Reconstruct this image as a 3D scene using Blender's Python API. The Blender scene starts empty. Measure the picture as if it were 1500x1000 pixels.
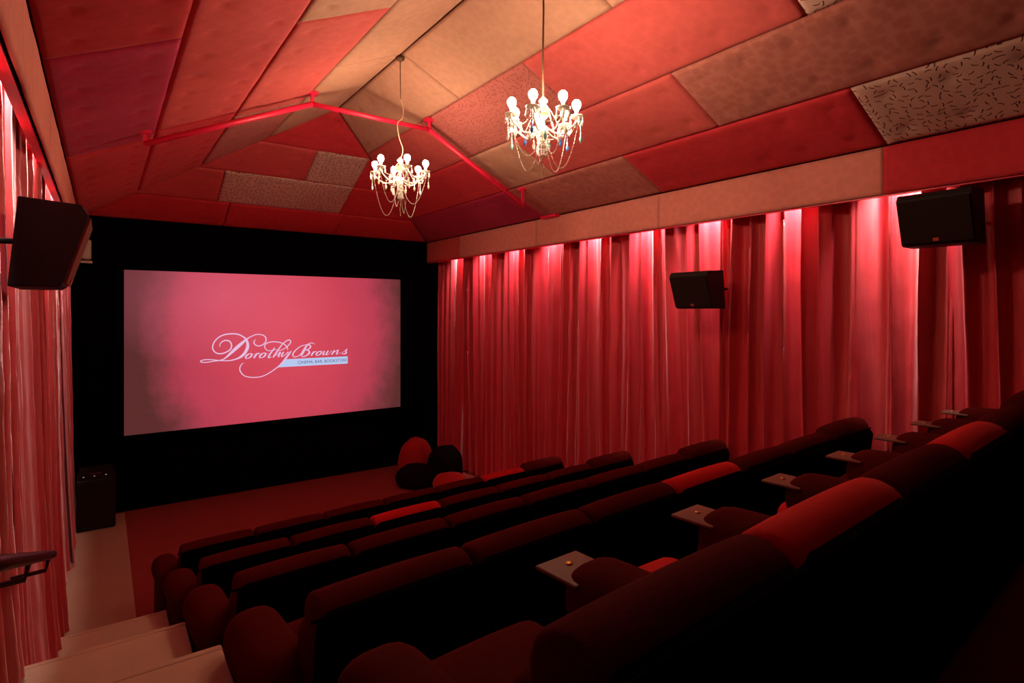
import bpy, bmesh, math, random
from mathutils import Vector, Matrix, noise

# ------------------------------------------------------------------ camera, world, view
H = 3.02                                   # eye height above the floor in front of the screen
scene = bpy.context.scene
COL = scene.collection
cam_data = bpy.data.cameras.new('camera')
cam = bpy.data.objects.new('camera', cam_data)
COL.objects.link(cam)
cam.location = (0, 0, H)
cam.rotation_euler = (math.radians(90), 0, math.radians(-35.86))
cam_data.sensor_width = 36
cam_data.lens = 19.92
cam_data.shift_y = -0.0293
cam_data.clip_start = 0.02
scene.camera = cam
world = bpy.data.worlds.new('world')
scene.world = world
world.use_nodes = True
world.node_tree.nodes['Background'].inputs[0].default_value = (0.02, 0.002, 0.002, 1)
world.node_tree.nodes['Background'].inputs[1].default_value = 0.1
scene.view_settings.view_transform = 'Standard'
scene.view_settings.look = 'None'
scene.view_settings.gamma = 1
scene.view_settings.exposure = 0.0
SPOT_R, SPOT_L, BULB = 240.0, 190.0, 290.0   # watts, watts, emission strength
SPOT_COL = (1.0, 0.72, 0.69)
SPOT_COL_L = (1.0, 0.80, 0.70)
BULB_COL = (1.0, 0.76, 0.50)

# ------------------------------------------------------------------ materials
def mat(name, color, rough=0.8, sheen=0.0, sheen_tint=(1, 1, 1), metal=0.0, spec=0.3, emit=None, strength=0.0, alpha=None):
    m = bpy.data.materials.new(name)
    m.use_nodes = True
    b = m.node_tree.nodes['Principled BSDF']
    b.inputs['Base Color'].default_value = (*color, 1)
    b.inputs['Roughness'].default_value = rough
    b.inputs['Metallic'].default_value = metal
    b.inputs['Specular IOR Level'].default_value = spec
    if sheen:
        b.inputs['Sheen Weight'].default_value = sheen
        b.inputs['Sheen Roughness'].default_value = 0.35
        b.inputs['Sheen Tint'].default_value = (*sheen_tint, 1)
    if emit:
        b.inputs['Emission Color'].default_value = (*emit, 1)
        b.inputs['Emission Strength'].default_value = strength
    return m

def N(nt, typ, **kw):
    n = nt.nodes.new(typ)
    for k, v in kw.items():
        setattr(n, k, v)
    return n

def math_node(nt, op, a, b=None, c=None):
    n = N(nt, 'ShaderNodeMath', operation=op)
    for i, v in enumerate((a, b, c)):
        if v is None:
            continue
        if isinstance(v, (int, float)):
            n.inputs[i].default_value = v
        else:
            nt.links.new(v, n.inputs[i])
    return n.outputs[0]

def mix_col(nt, fac, a, b):
    n = N(nt, 'ShaderNodeMix', data_type='RGBA')
    for key, v in ((0, fac), (6, a), (7, b)):
        if isinstance(v, (int, float)):
            n.inputs[key].default_value = v
        elif isinstance(v, tuple):
            n.inputs[key].default_value = (*v, 1)
        else:
            nt.links.new(v, n.inputs[key])
    return n.outputs[2]

def noise_tex(nt, vec, scale, detail=3, rough=0.5, mapping=None):
    t = N(nt, 'ShaderNodeTexNoise')
    t.inputs['Scale'].default_value = scale
    t.inputs['Detail'].default_value = detail
    t.inputs['Roughness'].default_value = rough
    if mapping:
        mp = N(nt, 'ShaderNodeMapping')
        mp.inputs['Scale'].default_value = mapping
        nt.links.new(vec, mp.inputs[0])
        vec = mp.outputs[0]
    nt.links.new(vec, t.inputs['Vector'])
    return t.outputs['Fac']

def ramp(nt, fac, stops):
    r = N(nt, 'ShaderNodeValToRGB')
    nt.links.new(fac, r.inputs[0])
    els = r.color_ramp.elements
    while len(els) < len(stops):
        els.new(0.5)
    for e, (p, c) in zip(els, stops):
        e.position = p
        e.color = (*c, 1) if len(c) == 3 else c
    return r.outputs[0]

def bump(nt, m, height, strength, dist=0.01):
    b = N(nt, 'ShaderNodeBump')
    b.inputs['Strength'].default_value = strength
    b.inputs['Distance'].default_value = dist
    nt.links.new(height, b.inputs['Height'])
    nt.links.new(b.outputs[0], m.node_tree.nodes['Principled BSDF'].inputs['Normal'])

def velvet(name, base, highlight, sheen, nap=0.5):
    """curtain velvet: long vertical nap streaks that paint sheen highlights into the colour, a little crushing"""
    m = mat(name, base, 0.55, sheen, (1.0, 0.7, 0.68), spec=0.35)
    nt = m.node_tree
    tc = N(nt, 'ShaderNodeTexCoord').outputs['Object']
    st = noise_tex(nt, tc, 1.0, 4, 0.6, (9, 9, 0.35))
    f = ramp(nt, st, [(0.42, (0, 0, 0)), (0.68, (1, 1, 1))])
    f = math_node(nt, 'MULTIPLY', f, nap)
    col = mix_col(nt, f, base, highlight)
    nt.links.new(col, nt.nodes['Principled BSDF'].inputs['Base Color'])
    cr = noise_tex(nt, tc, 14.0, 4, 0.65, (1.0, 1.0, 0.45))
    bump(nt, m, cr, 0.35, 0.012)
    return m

def panel_mat(name, base, second=None, pattern='brick', amount=0.13):
    """upholstery fabric of a ceiling panel; UV in metres"""
    m = mat(name, base, 0.85, 0.05, (1, 0.8, 0.75), spec=0.12)
    nt = m.node_tree
    uv = N(nt, 'ShaderNodeUVMap').outputs[0]
    big = noise_tex(nt, uv, 1.3, 3)
    base2 = tuple(min(1, x * 0.78) for x in base)
    col = mix_col(nt, big, base, base2)
    if pattern == 'dash':
        v = N(nt, 'ShaderNodeTexVoronoi', voronoi_dimensions='2D')
        v.inputs['Scale'].default_value = 17
        v.inputs['Randomness'].default_value = 0.75
        nt.links.new(uv, v.inputs['Vector'])
        sc = N(nt, 'ShaderNodeVectorMath', operation='SUBTRACT')
        nt.links.new(uv, sc.inputs[0])
        nt.links.new(v.outputs['Position'], sc.inputs[1])
        sp = N(nt, 'ShaderNodeSeparateColor')
        nt.links.new(v.outputs['Color'], sp.inputs[0])
        rot = N(nt, 'ShaderNodeVectorRotate', rotation_type='Z_AXIS')
        nt.links.new(sc.outputs[0], rot.inputs['Vector'])
        nt.links.new(math_node(nt, 'MULTIPLY', sp.outputs[0], 6.283), rot.inputs['Angle'])
        xyz = N(nt, 'ShaderNodeSeparateXYZ')
        nt.links.new(rot.outputs[0], xyz.inputs[0])
        lx = math_node(nt, 'LESS_THAN', math_node(nt, 'ABSOLUTE', xyz.outputs[0]), 0.021)
        bend = math_node(nt, 'MULTIPLY', math_node(nt, 'MULTIPLY', xyz.outputs[0], xyz.outputs[0]), 12.0)
        ly = math_node(nt, 'LESS_THAN', math_node(nt, 'ABSOLUTE', math_node(nt, 'SUBTRACT', xyz.outputs[1], bend)), 0.0042)
        col = mix_col(nt, math_node(nt, 'MULTIPLY', lx, ly), col, second)
    else:
        v = N(nt, 'ShaderNodeTexVoronoi', voronoi_dimensions='2D', distance='CHEBYCHEV')
        v.inputs['Scale'].default_value = 13
        nt.links.new(uv, v.inputs['Vector'])
        e = ramp(nt, v.outputs['Distance'], [(0.28, (0, 0, 0)), (0.55, (1, 1, 1))])
        col = mix_col(nt, math_node(nt, 'MULTIPLY', e, amount), col, second or tuple(min(1, x * 1.35 + 0.02) for x in base))
    nt.links.new(col, nt.nodes['Principled BSDF'].inputs['Base Color'])
    wr = noise_tex(nt, uv, 5.0, 4, 0.6, (1, 2.5, 1))
    bump(nt, m, wr, 0.25, 0.012)
    return m

def cloth(name, base, dark=0.6, rough=0.9, sheen=0.25, scale=60, tint=(1, 0.4, 0.35)):
    m = mat(name, base, rough, sheen, tint, spec=0.15)
    nt = m.node_tree
    tc = N(nt, 'ShaderNodeTexCoord').outputs['Object']
    f = noise_tex(nt, tc, scale, 3)
    f2 = noise_tex(nt, tc, 3.0, 3)
    col = mix_col(nt, math_node(nt, 'MULTIPLY_ADD', f, 0.5, math_node(nt, 'MULTIPLY', f2, 0.5)), base, tuple(x * dark for x in base))
    nt.links.new(col, nt.nodes['Principled BSDF'].inputs['Base Color'])
    bump(nt, m, f, 0.3, 0.004)
    return m

M = {}
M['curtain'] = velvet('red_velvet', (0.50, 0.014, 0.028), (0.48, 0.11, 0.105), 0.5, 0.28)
M['curtain_lit'] = velvet('lit_red_velvet', (0.50, 0.024, 0.036), (0.52, 0.14, 0.13), 0.5, 0.4)  # red velvet with more of the highlight colour painted in
M['curtain_left'] = velvet('brightly_lit_red_velvet', (0.50, 0.035, 0.045), (0.54, 0.18, 0.16), 0.8, 0.6)  # pink of the strongly lit left side put into the velvet colour
M['tan'] = panel_mat('tan_fabric', (0.50, 0.24, 0.16))
M['salmon'] = panel_mat('salmon_fabric', (0.60, 0.095, 0.085))
M['red'] = panel_mat('red_fabric', (0.60, 0.035, 0.045))
M['deep_red'] = panel_mat('deep_red_fabric', (0.42, 0.016, 0.022))
M['magenta'] = panel_mat('magenta_fabric', (0.42, 0.02, 0.065))
M['rose'] = panel_mat('rose_fabric', (0.58, 0.07, 0.07))
M['brown_rose'] = panel_mat('brown_rose_fabric', (0.44, 0.13, 0.10), (0.55, 0.2, 0.16), amount=0.35)
M['cream_dash'] = panel_mat('cream_fabric_with_dark_dashes', (0.62, 0.36, 0.29), (0.08, 0.02, 0.02), 'dash')
M['rose_dash'] = panel_mat('rose_fabric_with_dark_dashes', (0.5, 0.14, 0.12), (0.26, 0.05, 0.045), 'dash')
M['pelmet_tan'] = panel_mat('pelmet_tan_fabric', (0.72, 0.24, 0.19))
M['gap'] = mat('dark_backing', (0.02, 0.003, 0.003), 0.95, spec=0.0)
M['black'] = mat('black_felt', (0.0022, 0.0018, 0.002), 1.0, spec=0.0)
M['plaster'] = mat('dark_red_paint', (0.12, 0.01, 0.012), 0.8)
M['floor'] = cloth('dark_red_carpet', (0.24, 0.026, 0.018), 0.7, scale=90)
M['aisle'] = cloth('beige_carpet', (0.40, 0.22, 0.15), 0.75, scale=70, tint=(1, 0.9, 0.8))
M['step'] = cloth('beige_step_carpet', (0.52, 0.33, 0.24), 0.75, scale=70, tint=(1, 0.9, 0.8))
M['seat'] = cloth('maroon_seat_cloth', (0.075, 0.0045, 0.0033), 0.7, scale=120, sheen=0.0)
for _k in ('seat',): M[_k].node_tree.nodes['Principled BSDF'].inputs['Specular IOR Level'].default_value = 0.03
M['seat_red'] = cloth('red_seat_cloth', (0.50, 0.010, 0.012), 0.8, scale=120, sheen=0.05)
M['shell'] = cloth('shaded_seat_cloth', (0.0018, 0.0004, 0.0004), 0.7, scale=120, sheen=0.0)  # near black: shade on the seat backs put into the cloth colour
M['shell'].node_tree.nodes['Principled BSDF'].inputs['Specular IOR Level'].default_value = 0.01
M['truss'] = mat('glossy_red_paint', (0.80, 0.012, 0.06), 0.4, spec=0.5)
M['speaker'] = mat('black_speaker_vinyl', (0.012, 0.006, 0.005), 0.6, spec=0.25)
M['grille'] = cloth('black_grille_cloth', (0.022, 0.008, 0.006), 0.7, scale=200, sheen=0.0)
M['badge'] = mat('red_badge', (0.55, 0.06, 0.04), 0.4)
M['metal'] = mat('dark_metal', (0.05, 0.03, 0.03), 0.4, metal=0.8)
M['chrome'] = mat('chrome_metal', (0.6, 0.55, 0.5), 0.25, metal=1.0)
M['cord'] = mat('brown_twisted_cord', (0.10, 0.04, 0.02), 0.6)
M['cord_pale'] = mat('cream_chain', (0.6, 0.42, 0.28), 0.4)
M['glass'] = mat('cut_glass', (0.92, 0.86, 0.76), 0.12, spec=1.0)
M['glass_green'] = mat('yellow_green_glass', (0.45, 0.5, 0.12), 0.12, spec=0.9)
M['glass_blue'] = mat('blue_crystal', (0.06, 0.2, 0.6), 0.12, spec=1.0)
M['glass_teal'] = mat('teal_crystal', (0.15, 0.4, 0.38), 0.12, spec=1.0)
M['bulb'] = mat('lit_bulb', (1, 0.9, 0.7), 0.3, emit=BULB_COL, strength=BULB)
for k in ('glass', 'glass_green', 'glass_blue', 'glass_teal'):
    b = M[k].node_tree.nodes['Principled BSDF']
    b.inputs['Transmission Weight'].default_value = 0.35
M['tray'] = mat('pale_laminate', (0.17, 0.07, 0.05), 0.6, spec=0.2)
M['brass'] = mat('brass', (0.7, 0.5, 0.12), 0.3, metal=1.0)
M['beanbag_red'] = cloth('red_beanbag_cloth', (0.40, 0.012, 0.01), 0.8, scale=40)
M['beanbag_dark'] = cloth('black_beanbag_cloth', (0.006, 0.0016, 0.0014), 0.7, scale=40, sheen=0.0)
M['beanbag_dark'].node_tree.nodes['Principled BSDF'].inputs['Specular IOR Level'].default_value = 0.05
M['rail'] = mat('dark_stained_wood', (0.03, 0.004, 0.004), 0.4)
M['pale_plastic'] = mat('pale_plastic', (0.45, 0.42, 0.32), 0.5)
M['led'] = mat('indicator_light', (0.8, 0.8, 0.7), 0.4, emit=(0.8, 0.8, 0.6), strength=0.3)
M['downlight_lens'] = mat('downlight_lens', (1, 0.9, 0.85), 0.4, emit=(1.0, 0.75, 0.68), strength=14)
M['logo'] = mat('projected_logo_white', (0, 0, 0), 1, spec=0, emit=(0.80, 0.52, 0.74), strength=1.0)
M['logo_bar'] = mat('projected_pale_blue', (0, 0, 0), 1, spec=0, emit=(0.48, 0.58, 0.86), strength=1.0)
M['logo_text'] = mat('projected_dark_text', (0, 0, 0), 1, spec=0, emit=(0.08, 0.07, 0.16), strength=1.0)

# ------------------------------------------------------------------ object helpers
def link(name, verts, faces, m, parent=None, smooth=False, uvs=None, loc=None, mats=None, fmat=None):
    me = bpy.data.meshes.new(name)
    me.from_pydata([tuple(v) for v in verts], [], faces)
    for mm in (mats or [m]):
        me.materials.append(mm)
    if fmat:
        for p, i in zip(me.polygons, fmat):
            p.material_index = i
    if uvs:
        l = me.uv_layers.new(name='UVMap')
        for lp in me.loops:
            l.data[lp.index].uv = uvs[lp.vertex_index]
    if smooth:
        me.polygons.foreach_set('use_smooth', [True] * len(me.polygons))
    me.update()
    o = bpy.data.objects.new(name, me)
    COL.objects.link(o)
    if parent:
        o.parent = parent
    if loc:
        o.location = loc
    return o

def tag(o, label=None, cat=None, group=None, kind=None):
    if label: o['label'] = label
    if cat: o['category'] = cat
    if group: o['group'] = group
    if kind: o['kind'] = kind
    return o

def empty(name, loc=(0, 0, 0), rz=0.0):
    o = bpy.data.objects.new(name, None)
    o.empty_display_size = 0.1
    COL.objects.link(o)
    o.location = loc
    o.rotation_euler = (0, 0, rz)
    return o

KIDS = {}
def copy_tree(o, parent=None):
    c = o.copy()
    COL.objects.link(c)
    if parent:
        c.parent = parent
    for ch in list(o.children):
        copy_tree(ch, c)
    return c

class Geo:
    """collects vertices and faces for one mesh"""
    def __init__(self):
        self.v, self.f = [], []
    def add(self, vs, fs, mtx=None):
        k = len(self.v)
        self.v += [tuple(mtx @ Vector(p)) if mtx else tuple(p) for p in vs]
        self.f += [tuple(i + k for i in q) for q in fs]
        return self
    def box(self, x0, x1, y0, y1, z0, z1, mtx=None):
        vs = [(x, y, z) for z in (z0, z1) for y in (y0, y1) for x in (x0, x1)]
        fs = [(0, 2, 3, 1), (4, 5, 7, 6), (0, 1, 5, 4), (2, 6, 7, 3), (0, 4, 6, 2), (1, 3, 7, 5)]
        return self.add(vs, fs, mtx)
    def tube(self, pts, r, n=8, cap=True):
        pts = [Vector(p) for p in pts]
        vs, fs = [], []
        up = None
        for i, p in enumerate(pts):
            d = (pts[min(i + 1, len(pts) - 1)] - pts[max(i - 1, 0)])
            if d.length < 1e-9: d = Vector((0, 0, 1))
            d.normalize()
            if up is None:
                up = Vector((0, 0, 1)) if abs(d.z) < 0.9 else Vector((1, 0, 0))
            a = d.cross(up)
            if a.length < 1e-5: a = d.orthogonal()
            a.normalize()
            b = a.cross(d).normalized()
            up = b
            rr = r[i] if isinstance(r, (list, tuple)) else r
            for k in range(n):
                t = 2 * math.pi * k / n
                vs.append(p + a * (math.cos(t) * rr) + b * (math.sin(t) * rr))
        for i in range(len(pts) - 1):
            for k in range(n):
                fs.append((i * n + k, i * n + (k + 1) % n, (i + 1) * n + (k + 1) % n, (i + 1) * n + k))
        if cap:
            fs.append(tuple(reversed(range(n))))
            fs.append(tuple((len(pts) - 1) * n + k for k in range(n)))
        return self.add(vs, fs)
    def lathe(self, prof, n=16, center=(0, 0, 0)):
        vs, fs = [], []
        for (r, z) in prof:
            for k in range(n):
                t = 2 * math.pi * k / n
                vs.append((center[0] + r * math.cos(t), center[1] + r * math.sin(t), center[2] + z))
        for i in range(len(prof) - 1):
            for k in range(n):
                fs.append((i * n + k, i * n + (k + 1) % n, (i + 1) * n + (k + 1) % n, (i + 1) * n + k))
        return self.add(vs, fs)
    def cushion(self, x0, x1, y0, y1, z0, z1, r, puff=(0, 0, 0), n=10, mtx=None, rseg=None):
        """rounded, optionally puffed box: surface grid of a cube pushed onto a rounded box"""
        c = Vector(((x0 + x1) / 2, (y0 + y1) / 2, (z0 + z1) / 2))
        h = Vector(((x1 - x0) / 2, (y1 - y0) / 2, (z1 - z0) / 2))
        r = min(r, h.x, h.y, h.z)
        inner = h - Vector((r, r, r))
        def axis(hh, inn):
            pts = [-hh, -hh + r * 0.25, -hh + r * 0.6, -inn] if r > 0 else [-hh]
            m_ = max(2, n // 2)
            mid = [-inn + 2 * inn * i / m_ for i in range(1, m_)]
            res = pts + mid + [-p for p in reversed(pts)]
            out = []
            for p in res:
                if not out or p - out[-1] > 1e-6: out.append(p)
            return out
        ax = [axis(h[i], inner[i]) for i in range(3)]
        idx, vs, fs = {}, [], []
        def vert(i, j, k):
            key = (i, j, k)
            if key in idx: return idx[key]
            p = Vector((ax[0][i], ax[1][j], ax[2][k]))
            q = Vector([max(-inner[a], min(inner[a], p[a])) for a in range(3)])
            d = p - q
            if d.length > 1e-9:
                p = q + d.normalized() * r
            w = [1 - (p[a] / h[a]) ** 2 for a in range(3)]
            for a in range(3):
                o1, o2 = (a + 1) % 3, (a + 2) % 3
                p[a] += puff[a] * (p[a] / h[a]) * max(0, w[o1]) ** 0.6 * max(0, w[o2]) ** 0.6
            idx[key] = len(vs)
            vs.append(tuple(p + c))
            return idx[key]
        L = [len(a) - 1 for a in ax]
        for side in (0, 1):
            for i in range(L[0]):
                for j in range(L[1]):
                    k = L[2] * side
                    q = (vert(i, j, k), vert(i + 1, j, k), vert(i + 1, j + 1, k), vert(i, j + 1, k))
                    fs.append(q if side else q[::-1])
            for i in range(L[0]):
                for k in range(L[2]):
                    j = L[1] * side
                    q = (vert(i, j, k), vert(i + 1, j, k), vert(i + 1, j, k + 1), vert(i, j, k + 1))
                    fs.append(q[::-1] if side else q)
            for j in range(L[1]):
                for k in range(L[2]):
                    i = L[0] * side
                    q = (vert(i, j, k), vert(i, j + 1, k), vert(i, j + 1, k + 1), vert(i, j, k + 1))
                    fs.append(q if side else q[::-1])
        return self.add(vs, fs, mtx)
    def build(self, name, m, parent=None, smooth=False, loc=None):
        return link(name, self.v, self.f, m, parent, smooth, loc=loc)

# ------------------------------------------------------------------ room dimensions (z above the front floor)
XL, XR = -0.273, 5.315           # pelmet faces
XC = (XL + XR) / 2
EAVE, RIDGE = H + 1.386, H + 2.68
SL = (RIDGE - EAVE) / (XC - XL)
YS = 10.3                        # screen wall
YH = 7.45                        # where the ridge ends and the hip begins
YB = -3.2                        # back wall
PB = H + 0.985                   # bottom of the pelmets
WALL_L, WALL_R = -0.56, 5.80
SLOPE_T = (XC - XL) / (YS - YH)

# ---- shell
Geo().box(WALL_L - .1, WALL_R + .1, YB - .1, YS + .3, -.12, 0).build('floor', M['floor']); tag(bpy.data.objects['floor'], kind='structure')
def struct(g, name, m):
    return tag(g.build(name, m), kind='structure')
struct(Geo().box(WALL_L - .1, WALL_L, YB, YS + .15, 0, EAVE + .05), 'wall_left', M['plaster'])
struct(Geo().box(WALL_R, WALL_R + .1, YB, YS + .15, 0, EAVE + .05), 'wall_right', M['plaster'])
struct(Geo().box(WALL_L, WALL_R, YS + .06, YS + .2, 0, EAVE + .03), 'wall_front', M['black'])
g = Geo().box(WALL_L, WALL_R, YB - .1, YB, 0, EAVE)
g.add([(XL, YB, EAVE), (XR, YB, EAVE), (XC, YB, RIDGE + .1), (XL, YB - .1, EAVE), (XR, YB - .1, EAVE), (XC, YB - .1, RIDGE + .1)],
      [(0, 1, 2), (5, 4, 3), (0, 3, 4, 1), (1, 4, 5, 2), (2, 5, 3, 0)])
struct(g, 'wall_back', M['plaster'])
# ceiling backing: soffits over the cornice light and the dark boards behind the padded panels
U = 0.06
g = Geo()
g.box(WALL_L, XL, YB, YS + .1, EAVE + .0, EAVE + .05)
g.box(XR, WALL_R, YB, YS + .1, EAVE + .0, EAVE + .05)
g.add([(XL, YB, EAVE + U), (XC, YB, RIDGE + U), (XC, YH, RIDGE + U), (XL, YS + .06, EAVE + U),
       (XR, YB, EAVE + U), (XR, YS + .06, EAVE + U)],
      [(0, 1, 2, 3), (1, 4, 5, 2), (3, 2, 5)])
k = [(XL, YB, EAVE + .2), (XC, YB, RIDGE + .2), (XC, YH, RIDGE + .2), (XL, YS + .2, EAVE + .2), (XR, YB, EAVE + .2), (XR, YS + .2, EAVE + .2)]
g.add(k, [(3, 2, 1, 0), (2, 5, 4, 1), (5, 2, 3)])
ceiling = struct(g, 'ceiling', M['gap'])

# ---- padded ceiling panels
def hipy(x):
    return YS - (min(x - XL, XR - x)) / SLOPE_T
def panel(P, n, ulen, vlen, m, parent, buttons=(2, 0.42), name='panel', bulge=0.009, thick=0.03):
    """P(u,v) with u,v in 0..1 -> point on the ceiling plane; n = normal into the room"""
    nu = max(4, int(ulen / 0.033)); nv = max(4, int(vlen / 0.033))
    bs = []
    if buttons:
        rows = max(1, round(vlen / buttons[1]))
        for j in range(rows):
            for i in range(buttons[0]):
                bs.append(((i + .5 + (0.06 if i else -0.06) * (buttons[0] > 1)) / buttons[0] * ulen, (j + .5) / rows * vlen))
    vs, uvs = [], []
    n = Vector(n).normalized()
    seed = random.random() * 50
    for j in range(nv + 1):
        for i in range(nu + 1):
            u, v = i / nu, j / nv
            a, b = u * ulen, v * vlen
            e = min(a, ulen - a, b, vlen - b)
            h = bulge * (1 - math.exp(-e / 0.03)) - 0.004 * (e <= 0)
            for (ba, bb) in bs:
                d2 = (a - ba) ** 2 + (b - bb) ** 2
                if d2 < 0.05:
                    h -= 0.020 * math.exp(-d2 / 0.0013) + 0.006 * math.exp(-d2 / 0.012)
            h += 0.003 * noise.noise(Vector((a * 3 + seed, b * 3, 0)))
            p = Vector(P(u, v))
            vs.append(p + n * h)
            uvs.append((a + seed, b + seed))
    fs = []
    W = nu + 1
    for j in range(nv):
        for i in range(nu):
            fs.append((j * W + i, j * W + i + 1, (j + 1) * W + i + 1, (j + 1) * W + i))
    ring = [i for i in range(W)] + [j * W + nu for j in range(1, nv + 1)] + [nv * W + i for i in range(nu - 1, -1, -1)] + [j * W for j in range(nv - 1, 0, -1)]
    base = len(vs)
    for r_ in ring:
        vs.append(vs[r_] - n * thick); uvs.append(uvs[r_])
    L = len(ring)
    for i in range(L):
        fs.append((ring[i], base + i, base + (i + 1) % L, ring[(i + 1) % L]))
    return link(name, vs, fs, m, parent, True, uvs)

GAP = 0.006
def slope_panel(side, x0, x1, y0, y1, m):
    """side -1 left, +1 right; x measured from the left eave (mirrored for the right); y1 None = up to the hip"""
    def P(u, v):
        x = x0 + GAP + (x1 - x0 - 2 * GAP) * u
        yy1 = (YS - (x - XL) / SLOPE_T - 0.012) if y1 is None else y1 - GAP
        y = y0 + GAP + (yy1 - y0 - GAP) * v
        z = EAVE + (x - XL) * SL
        return ((x if side < 0 else XL + XR - x), y, z)
    ye = (YS - ((x0 + x1) / 2 - XL) / SLOPE_T) if y1 is None else y1
    if side > 0:
        Q = P
        P = lambda u, v: Q(1 - u, v)
    n = (SL, 0, -1) if side < 0 else (-SL, 0, -1)
    return panel(P, n, (x1 - x0) * math.hypot(1, SL), ye - y0, m, ceiling)

s0, s1, s2, s3, s4 = XL, 0.41, 1.11, 1.82, XC
for x0, x1, spans in [
    (s0, s1, [(-3.2, -0.75, 'red'), (-0.75, 1.65, 'deep_red'), (1.65, 4.07, 'deep_red'), (4.07, 6.55, 'magenta'), (6.55, None, 'red')]),
    (s1, s2, [(-3.2, -0.6, 'brown_rose'), (-0.6, 1.8, 'red'), (1.8, 6.3, 'rose'), (6.3, None, 'red')]),
    (s2, s3, [(-3.2, -0.8, 'salmon'), (-0.8, 1.7, 'red'), (1.7, 4.12, 'tan'), (4.12, 6.5, 'salmon'), (6.5, None, 'rose_dash')]),
    (s3, s4, [(-3.2, -1.8, 'red'), (-1.8, 0.6, 'tan'), (0.6, 3.0, 'brown_rose'), (3.0, 5.45, 'tan'), (5.45, None, 'tan')])]:
    for y0, y1, c in spans:
        slope_panel(-1, x0, x1, y0, y1, M[c])
for x0, x1, spans in [
    (s0, s1, [(-3.2, -0.35, 'tan'), (-0.35, 2.0, 'cream_dash'), (2.0, 4.34, 'red'), (4.34, 6.5, 'brown_rose'), (6.5, None, 'magenta')]),
    (s1, s2, [(-3.2, -1.5, 'red'), (-1.5, 0.8, 'magenta'), (0.8, 3.13, 'brown_rose'), (3.13, 5.45, 'salmon'), (5.45, 6.43, 'tan'), (6.43, None, 'red')]),
    (s2, s3, [(-3.2, -0.35, 'salmon'), (-0.35, 1.97, 'cream_dash'), (1.97, 4.3, 'salmon'), (4.3, 6.45, 'rose_dash'), (6.45, None, 'salmon')]),
    (s3, s4, [(-3.2, -1.5, 'red'), (-1.5, 0.8, 'brown_rose'), (0.8, 3.12, 'tan'), (3.12, 5.45, 'tan'), (5.45, None, 'tan')])]:
    for y0, y1, c in spans:
        slope_panel(1, x0, x1, y0, y1, M[c])
# hip end over the screen: rows of panels, x limits None = up to the hip line
HS = (RIDGE - EAVE) / (YS - YH)
def hip_panel(y0, y1, x0, x1, m):
    def P(u, v):
        y = y1 - GAP + (y0 - y1 + 2 * GAP) * v
        xl = (XL + (YS - y) * SLOPE_T + 0.012) if x0 is None else x0 + GAP
        xr = (XR - (YS - y) * SLOPE_T - 0.012) if x1 is None else x1 - GAP
        if xr < xl: xl = xr = (xl + xr) / 2
        return (xl + (xr - xl) * u, y, EAVE + (YS - y) * HS)
    ym = (y0 + y1) / 2
    a = XL + (YS - ym) * SLOPE_T if x0 is None else x0
    b = XR - (YS - ym) * SLOPE_T if x1 is None else x1
    return panel(P, (0, -HS, -1), b - a, (y1 - y0) * math.hypot(1, HS), m, ceiling)
for row in [(9.66, YS - .01, [(None, 1.6, 'red'), (1.6, 3.4, 'red'), (3.4, None, 'red')]),
            (8.94, 9.66, [(None, 1.42, 'rose'), (1.42, 3.3, 'cream_dash'), (3.3, None, 'red')]),
            (8.26, 8.94, [(None, 2.52, 'rose'), (2.52, 3.3, 'cream_dash'), (3.3, None, 'red')]),
            (YH + .03, 8.26, [(None, None, 'red')])]:
    for x0, x1, c in row[2]:
        hip_panel(row[0], row[1], x0, x1, M[c])

# ---- pelmets (cornice boards hiding the lights)
def pelmet(name, x, side, spans):
    """side = +1 when the face looks towards +x"""
    t = struct(Geo().box(min(x - side * .012, x - side * .03), max(x - side * .012, x - side * .03), YB, YS, PB + .01, EAVE), name, M['gap'])
    for y0, y1, c in spans:
        def P(u, v):
            vv = v if side < 0 else 1 - v
            return (x, y0 + .0008 + (y1 - y0 - .0016) * vv, PB + (EAVE - .004 - PB) * (1 - u))
        panel(P, (side, 0, 0), EAVE - PB, y1 - y0, M[c], t, None, 'facing_panel', 0.003, 0.012)
    a, b = x - side * .03, x - side * .075
    Geo().box(min(a, b), max(a, b), YB, YS, PB - .012, PB + .03).build('batten', M['truss'], t)
    return t
pelmet('trim_1', XR, -1, [(-3.2, -0.2, 'red'), (-0.2, 2.03, 'red'), (2.03, 4.4, 'pelmet_tan'), (4.4, 6.75, 'pelmet_tan'), (6.75, 9.0, 'pelmet_tan'), (9.0, YS, 'salmon')])
pelmet('trim_2', XL, 1, [(-3.2, -0.2, 'red'), (-0.2, 2.3, 'pelmet_tan'), (2.3, 4.7, 'pelmet_tan'), (4.7, 7.1, 'pelmet_tan'), (7.1, YS, 'pelmet_tan')])

# ---- seating platforms, aisle steps, aisle runner
XA = 0.40
FL = [H - 1.38, H - 1.845, H - 2.29, H - 2.68, 0.0]          # floor level of rows, nearest row first
PY = [1.78, 3.14, 4.45, 5.80]                                # front edges of the platforms
t = empty('seating_platform', (0, 0, 0)); tag(t, kind='structure')
g = Geo()
prev = YB
for z, y1 in zip(FL[:4], PY):
    Geo().box(XA, WALL_R, prev, y1, 0, z).build('platform_step', M['floor'], t)
    prev = y1
NOSE = [2.60, 3.86, 5.07, 5.93]
prev = YB
for i, (z, y1) in enumerate(zip(FL[:4], NOSE)):
    s_ = empty('aisle_step', (0, 0, 0)); tag(s_, kind='structure')
    Geo().cushion(WALL_L, XA, prev, y1, 0, z, 0.012, n=4).build('tread', M['step'], s_)
    Geo().cushion(WALL_L, XA, y1 - .03, y1 + .012, z - .035, z + .004, 0.01, n=4).build('nosing', M['step'], s_)
    prev = y1
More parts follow.
